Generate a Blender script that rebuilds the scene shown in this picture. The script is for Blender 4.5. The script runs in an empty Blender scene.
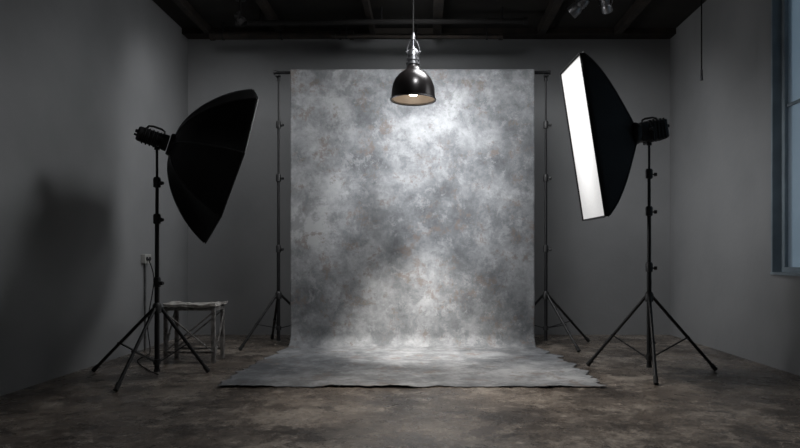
import bpy, bmesh, math, random
from mathutils import Vector, Matrix, noise
random.seed(4)
S = bpy.context.scene
COL = S.collection
R = math.radians

# ------------------------------------------------------------ materials
def mat(name, color=(0.5,0.5,0.5), rough=0.5, metal=0.0, color2=None, scale=8, bump=0.0, bscale=40, emis=None, estr=0, rough2=None, detail=6, lo=0.35, hi=0.65):
    m = bpy.data.materials.new(name); m.use_nodes = True
    nt = m.node_tree; N = nt.nodes; L = nt.links
    b = N['Principled BSDF']
    b.inputs['Base Color'].default_value = (*color,1)
    b.inputs['Roughness'].default_value = rough
    b.inputs['Metallic'].default_value = metal
    tc = N.new('ShaderNodeTexCoord')
    if color2 is None: color2 = tuple(c*0.8 for c in color)
    nz = N.new('ShaderNodeTexNoise'); nz.inputs['Scale'].default_value = scale; nz.inputs['Detail'].default_value = detail
    L.new(tc.outputs['Object'], nz.inputs['Vector'])
    cr = N.new('ShaderNodeValToRGB')
    cr.color_ramp.elements[0].position = lo; cr.color_ramp.elements[0].color = (*color,1)
    cr.color_ramp.elements[1].position = hi; cr.color_ramp.elements[1].color = (*color2,1)
    L.new(nz.outputs['Fac'], cr.inputs['Fac']); L.new(cr.outputs['Color'], b.inputs['Base Color'])
    if rough2 is not None:
        mr = N.new('ShaderNodeMapRange'); mr.inputs['From Min'].default_value=lo; mr.inputs['From Max'].default_value=hi
        mr.inputs['To Min'].default_value=rough; mr.inputs['To Max'].default_value=rough2
        L.new(nz.outputs['Fac'], mr.inputs['Value']); L.new(mr.outputs['Result'], b.inputs['Roughness'])
    if bump:
        n2 = N.new('ShaderNodeTexNoise'); n2.inputs['Scale'].default_value = bscale; n2.inputs['Detail'].default_value = 4
        L.new(tc.outputs['Object'], n2.inputs['Vector'])
        bp = N.new('ShaderNodeBump'); bp.inputs['Strength'].default_value = bump; bp.inputs['Distance'].default_value = 0.01
        L.new(n2.outputs['Fac'], bp.inputs['Height']); L.new(bp.outputs['Normal'], b.inputs['Normal'])
    if emis:
        b.inputs['Emission Color'].default_value = (*emis,1); b.inputs['Emission Strength'].default_value = estr
    return m

M_wall = mat('painted_wall', (0.235,0.239,0.245), 0.75, color2=(0.200,0.204,0.210), scale=1.2, bump=0.15, bscale=25)
M_ceil = mat('ceiling_board', (0.010,0.008,0.006), 0.9, color2=(0.005,0.004,0.003), scale=3)
M_beam = mat('old_timber', (0.024,0.017,0.012), 0.85, color2=(0.008,0.006,0.005), scale=6, bump=0.4)
M_black = mat('black_metal', (0.008,0.008,0.009), 0.42, 0.0)
M_black.node_tree.nodes['Principled BSDF'].inputs['Specular IOR Level'].default_value=0.35
M_pipe = mat('black_iron', (0.006,0.005,0.005), 0.85)
M_plast = mat('black_plastic', (0.010,0.010,0.011), 0.5)
M_rubber = mat('rubber', (0.012,0.012,0.012), 0.8)
M_fabric = mat('black_nylon', (0.003,0.003,0.0035), 0.6, bump=0.12, bscale=14)
M_fabric.node_tree.nodes['Principled BSDF'].inputs['Specular IOR Level'].default_value=0.28
M_seam = mat('seam_tape', (0.014,0.014,0.015), 0.5)
M_steel = mat('brushed_steel', (0.30,0.30,0.31), 0.35, 0.9)
M_gun = mat('gunmetal', (0.05,0.05,0.055), 0.35, 0.9)
M_neck = mat('neck_metal', (0.10,0.10,0.105), 0.3, 0.9)
M_shade = mat('dark_enamel', (0.014,0.012,0.012), 0.28, 0.5)
M_inner = mat('shade_lining', (0.15,0.125,0.10), 0.45)
M_cord = mat('cord', (0.004,0.004,0.004), 0.9)
M_cord.node_tree.nodes['Principled BSDF'].inputs['Specular IOR Level'].default_value=0.1
M_bulb = mat('bulb_glow', (1,0.9,0.75), 0.4, emis=(1,0.86,0.70), estr=12)
def diffuser_mat(name,top,edge,half_y,half_x):
    g=G(name); b=g.b; b.inputs['Base Color'].default_value=(0.4,0.4,0.4,1); b.inputs['Roughness'].default_value=0.7
    b.inputs['Emission Color'].default_value=(1.0,0.985,0.965,1)
    sp=g.N.new('ShaderNodeSeparateXYZ'); g.L.new(g.tc.outputs['Object'],sp.inputs[0])
    a=g.math('DIVIDE',g.math('SUBTRACT',sp.outputs['Y'],0.12),half_y*1.15); c=g.math('DIVIDE',sp.outputs['X'],half_x*1.25)
    d=g.math('ADD',g.math('POWER',g.math('ABSOLUTE',a),2.0),g.math('POWER',g.math('ABSOLUTE',c),2.0))
    d=g.math('SQRT',d)
    mr=g.N.new('ShaderNodeMapRange'); mr.interpolation_type='SMOOTHSTEP'
    mr.inputs['From Min'].default_value=0.05; mr.inputs['From Max'].default_value=1.15
    mr.inputs['To Min'].default_value=top; mr.inputs['To Max'].default_value=edge
    g.L.new(d,mr.inputs['Value'])
    wv=g.ramp(g.nz(60,4,0.7),[(0.3,0.90),(0.7,1.05)])
    g.L.new(g.math('MULTIPLY',mr.outputs['Result'],wv),b.inputs['Emission Strength'])
    return g.m
M_frame = mat('window_paint', (0.22,0.27,0.305), 0.5, color2=(0.17,0.205,0.235), scale=5)
M_wood = mat('weathered_top', (0.55,0.53,0.50), 0.75, color2=(0.22,0.205,0.19), scale=16, bump=0.3)
M_rawm = mat('worn_frame', (0.27,0.26,0.25), 0.55, 0.1, color2=(0.08,0.075,0.07), scale=20)
M_white = mat('white_plastic', (0.40,0.40,0.38), 0.45)
M_duct = mat('galvanised', (0.25,0.25,0.25), 0.4, 0.8, color2=(0.12,0.12,0.12), scale=9)
M_rust = mat('rusty_pipe', (0.03,0.021,0.015), 0.8, 0.1, color2=(0.012,0.010,0.008), scale=12)

class G:
    def __init__(s,name):
        s.m=bpy.data.materials.new(name); s.m.use_nodes=True
        s.nt=s.m.node_tree; s.N=s.nt.nodes; s.L=s.nt.links; s.b=s.N['Principled BSDF']; s.tc=s.N.new('ShaderNodeTexCoord')
    def nz(s,sc,d=8,r=0.6,dist=0.0,off=(0,0,0),stretch=(1,1,1)):
        mp=s.N.new('ShaderNodeMapping'); mp.inputs['Location'].default_value=off; mp.inputs['Scale'].default_value=stretch
        s.L.new(s.tc.outputs['Object'],mp.inputs['Vector'])
        n=s.N.new('ShaderNodeTexNoise'); n.inputs['Scale'].default_value=sc; n.inputs['Detail'].default_value=d
        n.inputs['Roughness'].default_value=r; n.inputs['Distortion'].default_value=dist
        s.L.new(mp.outputs['Vector'],n.inputs['Vector']); return n.outputs['Fac']
    def ramp(s,src,stops):
        cr=s.N.new('ShaderNodeValToRGB'); e=cr.color_ramp.elements
        def c4(c): return (c,c,c,1) if not isinstance(c,tuple) else (*c,1)
        e[0].position=stops[0][0]; e[0].color=c4(stops[0][1]); e[1].position=stops[-1][0]; e[1].color=c4(stops[-1][1])
        for p,c in stops[1:-1]: x=e.new(p); x.color=c4(c)
        s.L.new(src,cr.inputs['Fac']); return cr.outputs['Color']
    def mix(s,f,a,b,bt='MIX'):
        mx=s.N.new('ShaderNodeMix'); mx.data_type='RGBA'; mx.blend_type=bt
        for k,v in(('Factor',f),('A',a),('B',b)):
            i=mx.inputs[k] if k=='Factor' else [q for q in mx.inputs if q.name==k and q.type=='RGBA'][0]
            if isinstance(v,(int,float)): i.default_value=v
            elif isinstance(v,tuple): i.default_value=(*v,1)
            else: s.L.new(v,i)
        return [q for q in mx.outputs if q.type=='RGBA'][0]
    def math(s,op,a,b=None,c=None):
        n=s.N.new('ShaderNodeMath'); n.operation=op
        for i,v in enumerate((a,b,c)):
            if v is None: continue
            if isinstance(v,(int,float)): n.inputs[i].default_value=v
            else: s.L.new(v,n.inputs[i])
        return n.outputs[0]
    def bump(s,src,st,dist):
        bp=s.N.new('ShaderNodeBump'); bp.inputs['Strength'].default_value=st; bp.inputs['Distance'].default_value=dist
        s.L.new(src,bp.inputs['Height']); s.L.new(bp.outputs['Normal'],s.b.inputs['Normal'])

M_diff = diffuser_mat('diffuser_lit',1.2,0.40,0.67,0.285)
M_diff2 = diffuser_mat('diffuser_soft',1.6,0.7,0.7,0.7)

def floor_mat():
    g=G('worn_concrete')
    base=g.ramp(g.nz(1.3,14,0.70,0.3),[(0.36,(0.05,0.040,0.033)),(0.5,(0.125,0.102,0.084)),(0.63,(0.25,0.208,0.172))])
    scuff=g.ramp(g.nz(7.5,15,0.87,0.2,(3,1,0)),[(0.54,0.0),(0.59,0.72)])
    c=g.mix(scuff,base,(0.48,0.415,0.355))
    big=g.ramp(g.nz(1.5,14,0.80,0.2,(13.3,7.7,0)),[(0.52,0.0),(0.58,0.55)])
    c=g.mix(big,c,(0.44,0.385,0.33))
    stain=g.ramp(g.nz(2.2,14,0.80,0.2,(8,4,0)),[(0.52,0.0),(0.58,0.8)])
    c=g.mix(stain,c,(0.038,0.030,0.024))
    fine=g.ramp(g.nz(45,10,0.87,0,(1,1,0)),[(0.40,0.42),(0.62,1.5)])
    c=g.mix(1.0,c,fine,'MULTIPLY')
    g.L.new(c,g.b.inputs['Base Color'])
    mr=g.N.new('ShaderNodeMapRange'); mr.inputs['From Min'].default_value=0.38; mr.inputs['From Max'].default_value=0.62
    mr.inputs['To Min'].default_value=0.13; mr.inputs['To Max'].default_value=0.42
    g.L.new(g.nz(3.5,12,0.75,0.2,(5,5,5)),mr.inputs['Value']); g.L.new(mr.outputs['Result'],g.b.inputs['Roughness'])
    g.bump(g.nz(22,12,0.8),0.35,0.012)
    return g.m
M_floor=floor_mat()

def backdrop_mat():
    g=G('mottled_canvas'); g.b.inputs['Roughness'].default_value=0.9; g.b.inputs['Specular IOR Level'].default_value=0.25
    big=g.nz(1.3,4,0.5,0.2,(5.1,0.4,2.7)); mid=g.nz(3.2,14,0.72,0.15,(7,2,5)); fine=g.nz(20,10,0.85,0.0,(2,9,5))
    v=g.math('MULTIPLY',big,0.38); v=g.math('MULTIPLY_ADD',mid,0.46,v); v=g.math('MULTIPLY_ADD',fine,0.16,v)
    c=g.ramp(v,[(0.40,(0.095,0.099,0.106)),(0.465,(0.155,0.161,0.170)),(0.53,(0.235,0.242,0.252)),(0.60,(0.345,0.352,0.361))])
    chips=g.ramp(g.nz(5.5,14,0.82,0.2,(21,3,4)),[(0.53,0.0),(0.58,0.38)])
    c=g.mix(chips,c,(0.365,0.372,0.382))
    dk=g.ramp(g.nz(2.5,14,0.78,0.25,(1,33,4)),[(0.515,0.0),(0.58,0.5)])
    c=g.mix(dk,c,(0.10,0.104,0.111))
    br=g.ramp(g.nz(4.2,14,0.80,0.2,(11,5,12)),[(0.545,0.0),(0.585,0.65)])
    c=g.mix(br,c,(0.160,0.128,0.113))
    g.L.new(c,g.b.inputs['Base Color'])
    g.bump(fine,0.3,0.01)
    return g.m
M_drop=backdrop_mat()

def glass_mat():
    m=bpy.data.materials.new('dusty_glass'); m.use_nodes=True
    b=m.node_tree.nodes['Principled BSDF']
    b.inputs['Base Color'].default_value=(0.7,0.78,0.84,1)
    b.inputs['Transmission Weight'].default_value=0.85; b.inputs['IOR'].default_value=1.2
    N=m.node_tree.nodes; nz=N.new('ShaderNodeTexNoise'); nz.inputs['Scale'].default_value=3
    mr=N.new('ShaderNodeMapRange'); mr.inputs['To Min'].default_value=0.25; mr.inputs['To Max'].default_value=0.5
    m.node_tree.links.new(nz.outputs['Fac'],mr.inputs['Value']); m.node_tree.links.new(mr.outputs['Result'],b.inputs['Roughness'])
    return m
M_glass=glass_mat()

# ------------------------------------------------------------ mesh helpers
def new_bm(): return bmesh.new()
def finish(bm, name, material, parent=None, smooth=True, bevel=0, mats=None):
    bmesh.ops.recalc_face_normals(bm, faces=bm.faces)
    me=bpy.data.meshes.new(name); bm.to_mesh(me); bm.free()
    ob=bpy.data.objects.new(name, me); COL.objects.link(ob)
    me.materials.append(material)
    if smooth:
        for p in me.polygons: p.use_smooth=True
        try: me.set_sharp_from_angle(angle=R(30))
        except Exception: pass
    if bevel:
        md=ob.modifiers.new('bevel','BEVEL'); md.width=bevel; md.segments=2; md.limit_method='ANGLE'
    if parent: ob.parent=parent
    return ob
def basis(d):
    d=Vector(d).normalized(); up=Vector((0,0,1)) if abs(d.z)<0.95 else Vector((1,0,0))
    x=up.cross(d).normalized(); y=d.cross(x)
    return x,y,d
def a_cyl(bm,p0,p1,r0,r1=None,seg=16,caps=True):
    p0=Vector(p0);p1=Vector(p1); r1=r0 if r1 is None else r1
    x,y,d=basis(p1-p0); A=[];B=[]
    for i in range(seg):
        a=2*math.pi*i/seg; o=x*math.cos(a)+y*math.sin(a)
        A.append(bm.verts.new(p0+o*r0)); B.append(bm.verts.new(p1+o*r1))
    for i in range(seg):
        j=(i+1)%seg; bm.faces.new((A[i],A[j],B[j],B[i]))
    if caps: bm.faces.new(A[::-1]); bm.faces.new(B)
def a_box(bm,c,s,rot=None):
    c=Vector(c); V=[]
    for dx in(-.5,.5):
        for dy in(-.5,.5):
            for dz in(-.5,.5):
                v=Vector((dx*s[0],dy*s[1],dz*s[2]))
                if rot: v=rot@v
                V.append(bm.verts.new(c+v))
    for f in((0,1,3,2),(4,6,7,5),(0,4,5,1),(2,3,7,6),(0,2,6,4),(1,5,7,3)): bm.faces.new([V[i] for i in f])
def a_bar(bm,p0,p1,w,h):
    p0=Vector(p0);p1=Vector(p1); x,y,d=basis(p1-p0)
    rot=Matrix((x,y,d)).transposed()
    a_box(bm,(p0+p1)/2,(w,h,(p1-p0).length),rot)
def a_lathe(bm,prof,c=(0,0,0),seg=48,closed=False):
    rings=[]
    for r,z in prof:
        rings.append([bm.verts.new((c[0]+r*math.cos(2*math.pi*i/seg),c[1]+r*math.sin(2*math.pi*i/seg),c[2]+z)) for i in range(seg)])
    for a,b in zip(rings,rings[1:]):
        for i in range(seg):
            j=(i+1)%seg; bm.faces.new((a[i],a[j],b[j],b[i]))
def a_path(bm,pts,r,seg=8):
    # one continuous tube
    pts=[Vector(p) for p in pts]; rings=[]
    x=None
    for k,p in enumerate(pts):
        t=(pts[min(k+1,len(pts)-1)]-pts[max(k-1,0)]).normalized()
        if x is None: x=basis(t)[0]
        else:
            x=(x-t*x.dot(t)); x=x.normalized() if x.length>1e-4 else basis(t)[0]
        y=t.cross(x)
        rings.append([bm.verts.new(p+(x*math.cos(2*math.pi*i/seg)+y*math.sin(2*math.pi*i/seg))*r) for i in range(seg)])
    for a,b in zip(rings,rings[1:]):
        for i in range(seg):
            j=(i+1)%seg; bm.faces.new((a[i],a[j],b[j],b[i]))
    bm.faces.new(rings[0][::-1]); bm.faces.new(rings[-1])
def cyl(name,p0,p1,r,m,parent=None,r1=None,seg=16,bevel=0):
    bm=new_bm(); a_cyl(bm,p0,p1,r,r1,seg); return finish(bm,name,m,parent,bevel=bevel)
def box(name,c,s,m,parent=None,bevel=0.003):
    bm=new_bm(); a_box(bm,c,s); return finish(bm,name,m,parent,smooth=False,bevel=bevel)
def empty(name,loc,label,cat,rot=None,group=None):
    e=bpy.data.objects.new(name,None); COL.objects.link(e); e.empty_display_size=0.1
    e.location=loc
    if rot: e.matrix_world=Matrix.Translation(loc)@rot.to_4x4()
    e['label']=label; e['category']=cat
    if group: e['group']=group
    return e
def tag(o,label,cat): o['label']=label; o['category']=cat; return o
def struct(o,label=None,cat=None):
    o['kind']='structure'
    if label: o['label']=label
    if cat: o['category']=cat
    return o

# ------------------------------------------------------------ room shell
XL,XR,YB,YF,H=-3.05,3.15,8.0,-1.6,3.87
W=0.15
struct(box('floor',((XL+XR)/2,(YB+YF)/2,-0.05),(XR-XL+2*W,YB-YF+2*W,0.1),M_floor,bevel=0),'dark brown worn concrete floor with pale scuffs','floor')
struct(box('ceiling',((XL+XR)/2,(YB+YF)/2,H+0.05),(XR-XL+2*W,YB-YF+2*W,0.1),M_ceil,bevel=0),'dark unfinished ceiling boards above the studio','ceiling')
struct(box('wall_left',(XL-W/2,(YB+YF)/2,H/2),(W,YB-YF,H),M_wall,bevel=0),'matte dark grey painted plaster wall','wall')
struct(box('wall_back',((XL+XR)/2,YB+W/2,H/2),(XR-XL+2*W,W,H),M_wall,bevel=0),'matte dark grey wall behind the backdrop','wall')
struct(box('wall_front',((XL+XR)/2,YF-W/2,H/2),(XR-XL+2*W,W,H),M_wall,bevel=0),'matte dark grey painted wall','wall')
wy0,wy1,wz0,wz1=3.3,5.65,0.84,3.6
bm=new_bm(); cx=XR+W/2
a_box(bm,(cx,(wy1+YB)/2,H/2),(W,YB-wy1,H)); a_box(bm,(cx,(wy0+YF)/2,H/2),(W,wy0-YF,H))
a_box(bm,(cx,(wy0+wy1)/2,wz0/2),(W,wy1-wy0,wz0)); a_box(bm,(cx,(wy0+wy1)/2,(wz1+H)/2),(W,wy1-wy0,H-wz1))
struct(finish(bm,'wall_right',M_wall,smooth=False),'matte dark grey wall with a window opening','wall')
# window
win=empty('window_1',(XR+0.11,(wy0+wy1)/2,wz0),'tall blue-grey metal window with large panes','window'); win['kind']='structure'
hy=(wy1-wy0)/2; hz=wz1-wz0
bm=new_bm()
fw=0.07
a_box(bm,(0,0,fw/2),(0.07,2*hy,fw)); a_box(bm,(0,0,hz-fw/2),(0.07,2*hy,fw))
for s in(-1,1): a_box(bm,(0,s*(hy-fw/2),hz/2),(0.07,fw,hz-2*fw))
finish(bm,'window_frame',M_frame,win,smooth=False,bevel=0.004)
bm=new_bm()
for i in(1,): a_box(bm,(0,-hy+i*2*hy/2,hz/2),(0.03,0.03,hz-2*fw))
a_box(bm,(0,0,hz*0.55),(0.028,2*hy-2*fw,0.03))
finish(bm,'glazing_bar',M_frame,win,smooth=False,bevel=0.003)
box('window_pane',(0.0,0,hz/2),(0.006,2*hy-2*fw,hz-2*fw),M_glass,win,bevel=0)
struct(box('trim_1',(XR+0.035,wy1-0.012,(wz0+wz1)/2),(0.09,0.024,wz1-wz0),M_frame),'blue-grey painted window jamb','trim')
struct(box('trim_2',(XR+0.025,(wy0+wy1)/2,wz0+0.012),(0.11,wy1-wy0-0.05,0.024),M_frame),'blue-grey painted window sill','trim')

# ceiling timbers
k=3
x=XL+0.35
for dx in (0.9,1.15,0.8,1.3,0.95,1.2,0.7):
    if x>XR-0.1: break
    wd=random.uniform(0.06,0.11); hh=random.uniform(0.09,0.14)
    o=box('trim_%d'%k,(x,(YB-0.22+YF)/2,H-hh/2),(wd,YB-0.22-YF-0.05,hh),M_beam,bevel=0.004)
    struct(o,'dark aged timber ceiling joist','joist'); k+=1; x+=dx
struct(box('trim_%d'%k,((XL+XR)/2,YB-0.1,H-0.035),(XR-XL,0.2,0.07),M_beam,bevel=0.004),'dark timber wall plate along the ceiling edge','beam'); k+=1

def ceiling_pipe(x0,x1,y,z,r,m,label,slope=0.02,hang=(0.08,0.5,0.92)):
    cp=empty('ceiling_pipe',(x0,y,z),label,'pipe',group='ceiling pipes'); Lx=x1-x0
    cyl('pipe',(0,0,0),(Lx,0,slope),r,m,cp)
    for f in hang:
        bm=new_bm(); a_cyl(bm,(f*Lx,0,slope*f+r*0.9),(f*Lx,0,H-z),0.008,seg=8); finish(bm,'hanger',M_gun,cp)
        bm=new_bm(); a_cyl(bm,(f*Lx-0.012,0,slope*f),(f*Lx+0.012,0,slope*f),r+0.008,seg=20); finish(bm,'pipe_clamp',M_pipe,cp)
    for xx in(-0.02,Lx-0.02): cyl('end_cap',(xx,0,0 if xx<0.1 else slope),(xx+0.05,0,0 if xx<0.1 else slope),r+0.01,m,cp)
ceiling_pipe(-2.15,1.15,7.15,3.69,0.03,M_pipe,'black steel pipe hung below the ceiling')
ceiling_pipe(-1.1,0.9,7.45,3.64,0.022,M_rust,'rusty brown steel pipe hung below the ceiling',slope=-0.01)
ceiling_pipe(-2.6,-0.9,7.6,3.70,0.045,M_rust,'thick rusty pipe hung below the ceiling',slope=0.01)

def ceiling_spot(loc,aim,label,metal,size=0.07,length=0.2):
    e=empty('ceiling_spotlight',loc,label,'spotlight',group='ceiling spotlights')
    d=(Vector(aim)-Vector(loc)).normalized()
    cyl('mounting_plate',(0,0,H-loc[2]-0.02),(0,0,H-loc[2]),0.06,M_black,e,seg=24)
    cyl('stem',(0,0,0.06),(0,0,H-loc[2]-0.015),0.012,metal,e,seg=12)
    x,y,z=basis(d); rot=Matrix((x,y,z)).transposed().to_4x4()
    bm=new_bm()
    a_lathe(bm,[(0.001,-length*0.5),(size*0.6,-length*0.5),(size*0.75,-length*0.35),(size*0.76,-length*0.28),(size*0.85,-length*0.27),(size*0.85,-length*0.22),(size*0.76,-length*0.21),(size*0.76,-length*0.16),(size*0.85,-length*0.15),(size*0.85,-length*0.1),(size*0.76,-length*0.09),(size*0.75,0),(size,length*0.15),(size,length*0.5),(size*0.92,length*0.5),(size*0.9,length*0.2),(0.001,length*0.18)],seg=28)
    bm.transform(rot); finish(bm,'lamp_housing',metal,e)
    bm=new_bm()
    pts=[x*size*1.15, x*size*1.15+Vector((0,0,0.06)), -x*size*1.15+Vector((0,0,0.06)), -x*size*1.15]
    a_path(bm,pts,0.007); finish(bm,'yoke',metal,e)
    return e
ceiling_spot((-2.05,6.9,3.64),(-0.3,7,1.5),'small black spotlight hung from the ceiling',M_pipe,0.05,0.14)
ceiling_spot((1.56,6.3,3.54),(0.6,7,2.8),'silver metal spotlight fixed to the ceiling',M_steel,0.065,0.2)
ceiling_spot((1.86,6.4,3.60),(2.2,7,3.1),'silver metal spotlight fixed to the ceiling',M_steel,0.055,0.16)

hc=empty('hanging_pull_cord',(2.6,5.85,2.66),'thin black cord hanging from ceiling with small plug','cord')
cyl('cord',(0,0,0.08),(0,0,H-2.66),0.006,M_cord,hc,seg=8)
cyl('cord_weight',(0,0,0),(0,0,0.1),0.014,M_gun,hc,r1=0.01,seg=12)

# ------------------------------------------------------------ backdrop
bm=new_bm()
prof=[]
yb=6.965; RC=0.14
for i in range(7):
    prof.append((7.0+0.034*math.cos(math.pi*i/6), 3.075+0.034*math.sin(math.pi*i/6)))
for i in range(1,40): prof.append((yb, 3.075-(3.075-RC)*i/39))
for i in range(1,11):
    a=math.pi/2*i/10; prof.append((yb-RC+RC*math.cos(a), RC-(RC-0.004)*math.sin(a)))
yf=4.76; y0=yb-RC
NF=110
for i in range(1,NF+1): prof.append((y0+(yf-y0)*i/NF, 0.005))
nx=180; grid=[]
def fbm(v):
    return noise.noise(v)+0.5*noise.noise(v*2.1)+0.25*noise.noise(v*4.3)+0.2*noise.noise(v*9.1)
for pi_,(y,z) in enumerate(prof):
    row=[]
    fl=(y0-y)/(y0-yf) if (y<y0 and z<0.1) else 0
    fl=max(0,min(1,fl))
    ff=min(1,fl*1.3)
    l=-1.507-0.11*ff**0.8+0.05*max(0,(fl-0.9)/0.1)**2
    r=1.226+0.17*ff**0.6-0.06*max(0,(fl-0.9)/0.1)**2
    am=0.085*min(1,fl*6)
    l+=am*fbm(Vector((0,y*6,2)))+0.005*noise.noise(Vector((0,y,z*3))); r+=am*fbm(Vector((9,y*6,2)))+0.005*noise.noise(Vector((5,y,z*3)))
    for j in range(nx+1):
        u=j/nx; xx=l+(r-l)*u; yy=y; zz=z
        if fl>0:
            w=noise.noise(Vector((xx*1.8,y*3.5,3)))
            zz+=0.008*max(0,w)*min(1,fl*4)+0.007*max(0,noise.noise(Vector((xx*5,y*9,1))))*min(1,fl*3)
            e=max(0,(fl-0.88)/0.12)
            zz+=0.022*e*e*max(0,0.3+fbm(Vector((xx*1.7,0,7))))
            yy+=e*0.07*fbm(Vector((xx*4.0,4,4)))
        elif z>0.15:
            yy+=0.006*noise.noise(Vector((xx*2.2,z*0.5,0)))*min(1,(3.1-z)*2)
        row.append(bm.verts.new((xx,yy,zz)))
    grid.append(row)
for a,b in zip(grid,grid[1:]):
    for j in range(nx): bm.faces.new((a[j],a[j+1],b[j+1],b[j]))
bd=finish(bm,'backdrop',M_drop)
sd=bd.modifiers.new('thick','SOLIDIFY'); sd.thickness=0.003; sd.offset=0
tag(bd,'mottled grey hand-painted canvas backdrop sweeping onto floor','backdrop')

cb=empty('backdrop_crossbar',(0,7.0,3.075),'black telescopic crossbar carrying the grey backdrop','crossbar')
cyl('crossbar_tube',(-1.68,0,0),(-0.5,0,0),0.017,M_black,cb)
cyl('crossbar_tube',(-0.52,0,0),(1.40,0,0),0.02,M_black,cb)
for xx in(-1.70,1.38): cyl('end_cap',(xx,0,0),(xx+0.03,0,0),0.024,M_plast,cb)

# ------------------------------------------------------------ stands
def stand(name,loc,top,collar,feet,label,group,legr=0.014,low=0.14,poler=0.02,joints=(0.95,1.45)):
    e=empty(name,loc,label,'light stand' if 'light' in name else 'backdrop stand',group=group)
    js=[0.07]+[j for j in joints]+[top]
    for i in range(len(js)-1):
        cyl('pole_section',(0,0,js[i]-(0.05 if i else 0)),(0,0,js[i+1]),poler-0.0032*i,M_black,e,seg=20)
    for i,j in enumerate(joints):
        bm=new_bm(); a_lathe(bm,[(poler-0.002,-0.05),(poler+0.009,-0.045),(poler+0.010,0.02),(poler+0.004,0.035),(poler-0.005,0.036)],(0,0,j),24)
        finish(bm,'locking_collar',M_plast,e)
        d=Vector((math.cos(-0.4),math.sin(-0.4),0))
        bm=new_bm(); a_path(bm,[Vector((0,0,j-0.015)),d*0.045+Vector((0,0,j-0.015))],0.006,10); a_cyl(bm,d*0.04+Vector((0,0,j-0.015)),d*0.065+Vector((0,0,j-0.015)),0.017,0.014,seg=8)
        finish(bm,'tightening_knob',M_plast,e)
    bm=new_bm(); a_lathe(bm,[(poler,-0.045),(0.034,-0.04),(0.036,0.02),(0.026,0.04),(poler,0.045)],(0,0,collar),28)
    finish(bm,'leg_collar',M_plast,e)
    bm=new_bm(); a_lathe(bm,[(poler,-0.025),(0.03,-0.022),(0.03,0.018),(poler,0.022)],(0,0,low),28)
    finish(bm,'spreader_collar',M_plast,e)
    bm=new_bm(); a_cyl(bm,(0,0,0.055),(0,0,0.075),poler+0.004); finish(bm,'pole_end_cap',M_rubber,e)
    for a,rad in feet:
        a=R(a); d=Vector((math.cos(a),math.sin(a),0))
        p0=d*0.03+Vector((0,0,collar)); p1=d*rad+Vector((0,0,0.022))
        leg=cyl('leg',p0,p1,legr,M_black,e,seg=14)
        bm=new_bm(); q=(p1-p0).normalized()
        a_cyl(bm,p1-q*0.05,p1+q*0.012,legr+0.005,legr+0.006,seg=14); finish(bm,'rubber_foot',M_rubber,leg)
        mpt=p0.lerp(p1,0.56)
        bm=new_bm(); a_bar(bm,d*0.025+Vector((0,0,low)),mpt,0.016,0.008)
        sv=Vector((-d.y,d.x,0)); a_cyl(bm,mpt-sv*0.018,mpt+sv*0.018,0.012,seg=10)
        finish(bm,'spreader_brace',M_black,e,smooth=False)
    return e
GL='softbox light stands'; GB='backdrop stands'
LP=(-2.205,5.12,0); RP=(1.92,5.33,0)
stand('light_stand',LP,1.88,0.58,((156,0.74),(261,0.52),(36,0.41)),'tall black tripod light stand holding octagonal softbox',GL,joints=(0.80,1.32,1.62))
stand('light_stand',RP,1.955,0.66,((139,0.56),(256,0.50),(11,0.63)),'tall black tripod light stand holding rectangular softbox',GL,joints=(0.92,1.40,1.72))
for px,an in((-1.655,((231,.50),(111,.56),(12,.56))),(1.365,((25,.6),(296,.56),(160,.5)))):
    s=stand('backdrop_stand',(px,7.03,0),3.0,0.57,an,'thin black tripod stand supporting the backdrop crossbar',GB,joints=(1.1,1.9,2.5),low=0.2,poler=0.019,legr=0.014)
    bm=new_bm(); a_cyl(bm,(0,0,2.99),(0,0,3.035),0.02); a_box(bm,(0,-0.028,3.041),(0.05,0.06,0.02))
    finish(bm,'crossbar_mount',M_plast,s)

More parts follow.
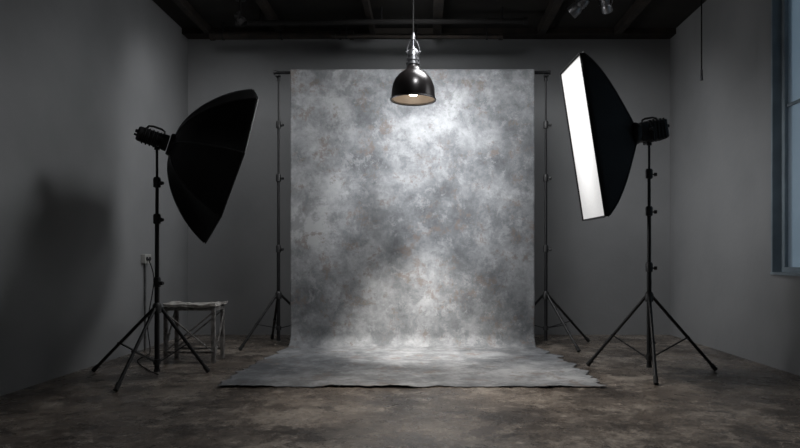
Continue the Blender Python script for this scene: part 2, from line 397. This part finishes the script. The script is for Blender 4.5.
# ------------------------------------------------------------ softboxes
def frame_of(axis,roll=0):
    z=Vector(axis).normalized(); x=Vector((0,0,1)).cross(z).normalized(); y=z.cross(x)
    return Matrix((x,y,z)).transposed()
def softbox(name,loc,axis,label,kind,hw,hh,depth,mdiff,r0=0.075,curv=1.25,pw=1.0,lip=0.05,sag=0.06,hem=0.006):
    rot=frame_of(axis); e=empty(name,loc,label,'softbox',rot=rot)
    T=16
    if kind=='oct':
        dirs=[(math.cos(R(45*i))*hw,math.sin(R(45*i))*hh) for i in range(8)]
    else:
        dirs=[(hw,-hh),(hw,hh),(-hw,hh),(-hw,-hh)]
    n=len(dirs)
    def corner(i,t):
        dx,dy=dirs[i%n]; ln=math.hypot(dx,dy)
        f=(math.sin(curv*t)/math.sin(curv))**pw
        ux,uy=dx/ln,dy/ln
        rr=r0+(ln-r0)*f
        return Vector((ux*rr,uy*rr,depth*t))
    sub=8
    bm=new_bm(); rings=[]
    ts=[(i/T)**1.4 for i in range(T+1)]
    def ring(t,z=None,scale=1,dosag=True):
        out=[]
        for i in range(n):
            a=corner(i,t); b=corner(i+1,t)
            for s_ in range(sub):
                u=s_/sub; p=a.lerp(b,u)
                if dosag:
                    m=4*u*(1-u); k_=math.sin(math.pi*t)
                    p.x*=1-sag*m*k_; p.y*=1-sag*m*k_
                p.x*=scale; p.y*=scale
                if z is not None: p.z=z
                out.append(p)
        return out
    for t in ts: rings.append(ring(t))
    rings.append(ring(1,depth+lip,1.0,False))
    V=[[bm.verts.new(p) for p in rg] for rg in rings]
    m=n*sub
    for a,b in zip(V,V[1:]):
        for i in range(m): bm.faces.new((a[i],a[(i+1)%m],b[(i+1)%m],b[i]))
    sh=finish(bm,'fabric_shell',M_fabric,e); s2=sh.modifiers.new('t','SOLIDIFY'); s2.thickness=0.004; s2.offset=-1
    sh['label']='black nylon softbox shell'
    bm=new_bm(); rd=ring(1,depth+lip-0.012,0.985,False); rc=ring(1,depth+lip-0.006,0.5,False)
    A=[bm.verts.new(p) for p in rd]; B=[bm.verts.new(p) for p in rc]
    for i in range(m): bm.faces.new((A[i],A[(i+1)%m],B[(i+1)%m],B[i]))
    bm.faces.new(B)
    df=finish(bm,'diffuser',mdiff,e); df['label']='glowing white diffuser cloth'
    bm=new_bm(); o=ring(1,depth+lip-0.002,1.004,False)
    a_path(bm,o+[o[0]],hem,6)
    finish(bm,'hem_binding',M_seam,e)
    for i in range(n):
        bm=new_bm(); pts=[corner(i,t) for t in ts]
        pts=[Vector((p.x*1.004,p.y*1.004,p.z)) for p in pts]
        a_path(bm,pts,0.006,6); finish(bm,'rib_seam',M_seam,e)
    bm=new_bm(); a_lathe(bm,[(0.05,-0.03),(r0+0.012,-0.03),(r0+0.02,-0.012),(r0+0.02,0.012),(r0+0.004,0.03),(0.05,0.03),(0.05,-0.03)],seg=40)
    finish(bm,'speed_ring',M_black,e)
    return e
def head(loc,axis,label,pole_xy,pole_top,L=0.27,rb=0.062,boxy=False):
    rot=frame_of(axis); e=empty('studio_light_head',loc,label,'studio light',rot=rot,group='studio light heads')
    if boxy:
        bm=new_bm(); a_box(bm,(0,0,-L/2-0.035),(rb*1.7,rb*2,L)); finish(bm,'lamp_body',M_plast,e,smooth=False,bevel=0.014)
        for i in range(5):
            bm=new_bm(); a_box(bm,(0,0,-L+0.0+i*0.03),(rb*1.7+0.016,rb*2+0.016,0.012)); finish(bm,'cooling_fin',M_black,e,smooth=False,bevel=0.004)
    else:
        bm=new_bm()
        a_lathe(bm,[(0.001,-L-0.035),(rb-0.01,-L-0.035),(rb,-L-0.02),(rb,-0.08),(rb+0.006,-0.065),(rb+0.006,-0.035),(0.001,-0.035)],seg=32)
        finish(bm,'lamp_body',M_plast,e)
        for i in range(5):
            bm=new_bm(); a_lathe(bm,[(rb-0.002,-L+0.01+i*0.03),(rb+0.009,-L+0.012+i*0.03),(rb+0.009,-L+0.022+i*0.03),(rb-0.002,-L+0.024+i*0.03)],seg=32)
            finish(bm,'cooling_fin',M_black,e)
    bm=new_bm(); h0=rb-0.007; a_path(bm,[(0,h0,-0.08),(0,h0+.03,-0.085),(0,h0+.04,-0.11),(0,h0+.04,-L*0.74),(0,h0+.03,-L*0.87),(0,h0,-L*0.93)],0.009,8); finish(bm,'carry_handle',M_plast,e)
    for kx,ky,kr in((0.03,0.02,0.014),(-0.02,-0.02,0.01)):
        bm=new_bm(); a_cyl(bm,(kx,ky,-L-0.033),(kx,ky,-L-0.055),kr,seg=14); finish(bm,'control_knob',M_gun,e)
    inv=(Matrix.Translation(loc)@rot.to_4x4()).inverted()
    pt=inv@Vector((pole_xy[0],pole_xy[1],pole_top+0.001))
    pu=inv@Vector((pole_xy[0],pole_xy[1],pole_top+0.03))
    ro=rb+0.02
    bm=new_bm(); a_cyl(bm,pt,pu,0.022,seg=16)
    a_path(bm,[Vector((ro,0,pu.z)),Vector((ro,pu.y,pu.z)),Vector((-ro,pu.y,pu.z)),Vector((-ro,0,pu.z))],0.011,10)
    a_cyl(bm,(-ro-.008,0,pu.z),(ro+.008,0,pu.z),0.02,seg=14)
    finish(bm,'tilt_bracket',M_black,e)
    bm=new_bm(); a_cyl(bm,(ro+.006,0,pu.z),(ro+.04,0,pu.z),0.018,0.021,seg=8); finish(bm,'tilt_knob',M_plast,e)
    bm=new_bm(); a_bar(bm,(-ro-.006,0,pu.z),(-ro-.05,-0.06,pu.z),0.014,0.014); finish(bm,'tilt_lever',M_plast,e)
    return e
axL=Vector((0.86,0.42,-0.285)).normalized(); axR=Vector((-0.985,-0.06,-0.155)).normalized()
posL=Vector((-2.10,5.17,1.93)); posR=Vector((1.79,5.32,2.055))
softbox('octagonal_softbox',posL,axL,'black octagonal fabric softbox angled toward the backdrop','oct',0.70,0.70,0.47,M_diff2,curv=0.95,pw=0.56,sag=0.11,lip=0.015)
softbox('rectangular_softbox',posR,axR,'black rectangular softbox with glowing white front on stand','rect',0.285,0.665,0.44,M_diff,curv=1.18,hem=0.004,lip=0.03,sag=0.08)
head(posL,axL,'black studio light head with cooling fins behind octagonal softbox',LP[:2],1.88,L=0.24)
head(posR,axR,'black boxy studio light head with fins behind rectangular softbox',RP[:2],1.955,L=0.24,rb=0.08,boxy=True)

# ------------------------------------------------------------ pendant lamp
px,py,pz=-0.10,5.3,2.335
pl=empty('pendant_lamp',(px,py,pz),'black industrial dome pendant lamp glowing warm, hung on cord','pendant lamp')
outer=[(0.194,0),(0.196,0.008),(0.188,0.014),(0.187,0.04),(0.184,0.085),(0.175,0.13),(0.156,0.175),(0.124,0.215),(0.090,0.242),(0.066,0.260),(0.056,0.28),(0.052,0.30)]
bm=new_bm(); a_lathe(bm,outer,seg=64); finish(bm,'lamp_shade',M_shade,pl)['label']='glossy black metal dome shade'
bm=new_bm(); a_lathe(bm,[(r-0.006,z) for r,z in outer],seg=64); finish(bm,'shade_lining',M_inner,pl)['label']='reflective inside of shade'
bm=new_bm(); a_path(bm,[(0.192*math.cos(2*math.pi*i/64),0.192*math.sin(2*math.pi*i/64),0.002) for i in range(65)],0.005,6)
finish(bm,'shade_rim',M_gun,pl)
bm=new_bm(); a_lathe(bm,[(0.052,0.295),(0.064,0.298),(0.064,0.312),(0.050,0.317),(0.050,0.332),(0.058,0.335),(0.058,0.352),(0.044,0.357),(0.044,0.372),(0.050,0.376),(0.048,0.41),(0.036,0.43),(0.024,0.435),(0.022,0.455),(0.001,0.457)],seg=36); finish(bm,'socket_housing',M_neck,pl)
bm=new_bm(); a_path(bm,[(-0.05,0,0.40),(-0.052,0,0.44),(-0.03,0,0.50),(0,0,0.525),(0.03,0,0.50),(0.052,0,0.44),(0.05,0,0.40)],0.006,8)
a_cyl(bm,(-0.065,0,0.41),(0.065,0,0.41),0.009,seg=10); a_lathe(bm,[(0.001,0.51),(0.018,0.512),(0.02,0.53),(0.012,0.56),(0.007,0.575)],seg=18)
finish(bm,'suspension_loop',M_neck,pl)
bm=new_bm(); a_cyl(bm,(0,0,0.44),(0,0,0.52),0.012); finish(bm,'swivel_stem',M_gun,pl)
cyl('cord',(0,0,0.56),(0,0,H-pz),0.006,M_cord,pl,seg=10)
bm=new_bm(); a_lathe(bm,[(0.01,-0.05),(0.05,-0.035),(0.065,0)],(0,0,H-pz),28); finish(bm,'ceiling_rose',M_black,pl)
bm=new_bm(); a_lathe(bm,[(0.001,0.036),(0.03,0.041),(0.050,0.062),(0.055,0.09),(0.046,0.13),(0.024,0.18),(0.02,0.24),(0.02,0.29)],seg=32); finish(bm,'light_bulb',M_bulb,pl)

# ------------------------------------------------------------ small table
st=empty('small_side_table',(-2.22,6.0,0),'small low table with weathered pale top and cross-braced frame','table')
tw,td,th=0.225,0.13,0.53
bm=new_bm(); a_box(bm,(0,0,th+0.016),(2*tw+0.06,2*td+0.06,0.026))
bmesh.ops.subdivide_edges(bm,edges=bm.edges[:],cuts=10,use_grid_fill=True)
for v in bm.verts:
    sg=-0.010*max(0,1-(v.co.x/tw)**2)
    v.co+=Vector((0,0,sg+0.016*noise.noise(v.co*11)))+Vector((0.026*noise.noise(v.co*13+Vector((4,0,0))),0.014*noise.noise(v.co*13+Vector((0,7,0))),0))
finish(bm,'table_top',M_wood,st,smooth=False,bevel=0.0)
for sx in(-1,1):
    for sy in(-1,1):
        bm=new_bm(); a_bar(bm,(sx*tw,sy*td,0),(sx*tw,sy*td,th),0.034,0.034); finish(bm,'table_leg',M_rawm,st,smooth=False,bevel=0.003)
def bar(name,a,b,w,h):
    bm=new_bm(); a_bar(bm,a,b,w,h); finish(bm,name,M_rawm,st,smooth=False,bevel=0.002)
for sy in(-1,1):
    bar('frame_rail',(-tw,sy*td,th-0.025),(tw,sy*td,th-0.025),0.04,0.02); bar('frame_rail',(-tw,sy*td,0.10),(tw,sy*td,0.10),0.02,0.02)
    bar('cross_brace',(-tw,sy*(td+0.016),0.11),(tw,sy*(td+0.016),th-0.05),0.026,0.01)
bar('cross_brace',(-tw,-(td+0.027),th-0.05),(tw,-(td+0.027),0.11),0.026,0.01)
for sx in(-1,1):
    bar('frame_rail',(sx*tw,-td,th-0.025),(sx*tw,td,th-0.025),0.02,0.03)
    bar('cross_brace',(sx*(tw+.016),-td,0.08),(sx*(tw+.016),td,th-0.06),0.01,0.022)

# ------------------------------------------------------------ outlet, cable
ol=empty('wall_socket',(XL,6.75,0.93),'pale double power socket mounted on the wall','power socket')
box('socket_box',(0.025,0,0.05),(0.05,0.15,0.10),M_white,ol,bevel=0.006)
for s in(-1,1):
    bm=new_bm(); a_cyl(bm,(0.05,s*0.035,0.05),(0.056,s*0.035,0.05),0.022,seg=20); finish(bm,'socket_face',M_plast,ol)
bm=new_bm(); a_cyl(bm,(0.015,0.0,-0.93),(0.015,0.0,0.0),0.01,seg=10); finish(bm,'conduit',M_duct,ol)
P=[Vector(p) for p in((XL+0.065,6.715,0.98),(XL+0.13,6.70,0.75),(XL+0.10,6.62,0.3),(XL+0.22,6.4,0.012),(-2.75,5.95,0.008),(-2.42,5.45,0.008),(-2.25,5.25,0.008))]
pts=[]
for i in range(len(P)-1):
    a,b,c,d=P[max(i-1,0)],P[i],P[i+1],P[min(i+2,len(P)-1)]
    for q in range(10):
        t=q/10; v=0.5*((2*b)+(c-a)*t+(2*a-5*b+4*c-d)*t*t+(-a+3*b-3*c+d)*t**3); v.z=max(v.z,0.006); pts.append(v)
pts.append(P[-1])
bm=new_bm(); a_path(bm,pts,0.005,8); tag(finish(bm,'power_cable',M_cord),'thin dark power cable from wall socket to light stand','cable')

# ------------------------------------------------------------ lights
def area(name,loc,aim,sx,sy,power,color=(1,1,1),spread=180):
    l=bpy.data.lights.new(name,'AREA'); l.shape='RECTANGLE'; l.size=sx; l.size_y=sy; l.energy=power; l.color=color; l.spread=R(spread)
    o=bpy.data.objects.new(name,l); COL.objects.link(o); o.location=loc
    o.rotation_euler=(Vector(aim)-Vector(loc)).to_track_quat('-Z','Y').to_euler(); return o
def spot(name,loc,aim,power,ang,blend,rad,color=(1,1,1)):
    l=bpy.data.lights.new(name,'SPOT'); l.energy=power; l.spot_size=R(ang); l.spot_blend=blend; l.shadow_soft_size=rad; l.color=color
    o=bpy.data.objects.new(name,l); COL.objects.link(o); o.location=loc
    o.rotation_euler=(Vector(aim)-Vector(loc)).to_track_quat('-Z','Y').to_euler(); return o
spot('backdrop_key',(0.22,4.2,3.5),(0.0,6.96,1.85),640,44,1.0,0.12,(0.97,0.985,1.0))
spot('overhead_flood',(0.35,5.45,3.52),(0.1,5.9,0),175,165,0.5,0.40,(0.98,0.99,1.0))
for zz in (2.7,2.2):
    spot('softbox_output',(1.22,5.3,zz),(-3.0,6.3,2.6),58,70,1.0,0.5,(0.98,0.99,1.0))
spot('softbox_output',(-1.58,5.46,1.80),(2.8,7.0,1.9),95,105,1.0,0.3,(0.98,0.99,1.0))
spot('added_wall_fill',(0.0,6.2,3.74),(0.0,8.0,2.9),42,130,1.0,0.25,(0.98,0.99,1.0))  # unseen spots added to brighten the back wall around the backdrop
spot('added_wall_fill',(-2.30,6.1,3.74),(-2.45,8.0,1.6),60,105,1.0,0.25,(0.98,0.99,1.0))
spot('added_wall_fill',(2.3,6.1,3.74),(2.3,8.0,1.6),60,105,1.0,0.25,(0.98,0.99,1.0))
spot('pendant_extra_spot',(px,py,pz+0.015),(0.0,6.65,0),620,50,1.0,0.03,(1,0.96,0.90))  # added spot inside the shade, aimed back to pool light at the fold
spot('pendant_extra_spot',(px,py,pz+0.015),(0.35,4.6,0),150,85,1.0,0.03,(1,0.92,0.82))
area('ambient_fill',(0,-0.8,3.2),(0,6,1.2),2.5,1.0,4,(1.0,0.97,0.94))
w=bpy.data.worlds.new('World'); S.world=w; w.use_nodes=True
bg=w.node_tree.nodes['Background']; bg.inputs['Color'].default_value=(0.42,0.55,0.66,1); bg.inputs['Strength'].default_value=0.4

# ------------------------------------------------------------ camera
cd=bpy.data.cameras.new('camera'); cam=bpy.data.objects.new('camera',cd); COL.objects.link(cam)
cd.lens=28; cd.sensor_width=36; cd.shift_x=-25/800; cd.shift_y=33/800
cam.location=(0,0,1.0); cam.rotation_euler=(R(90),0,0); cd.clip_end=50
S.camera=cam
S.view_settings.view_transform='Standard'
S.view_settings.look='None'
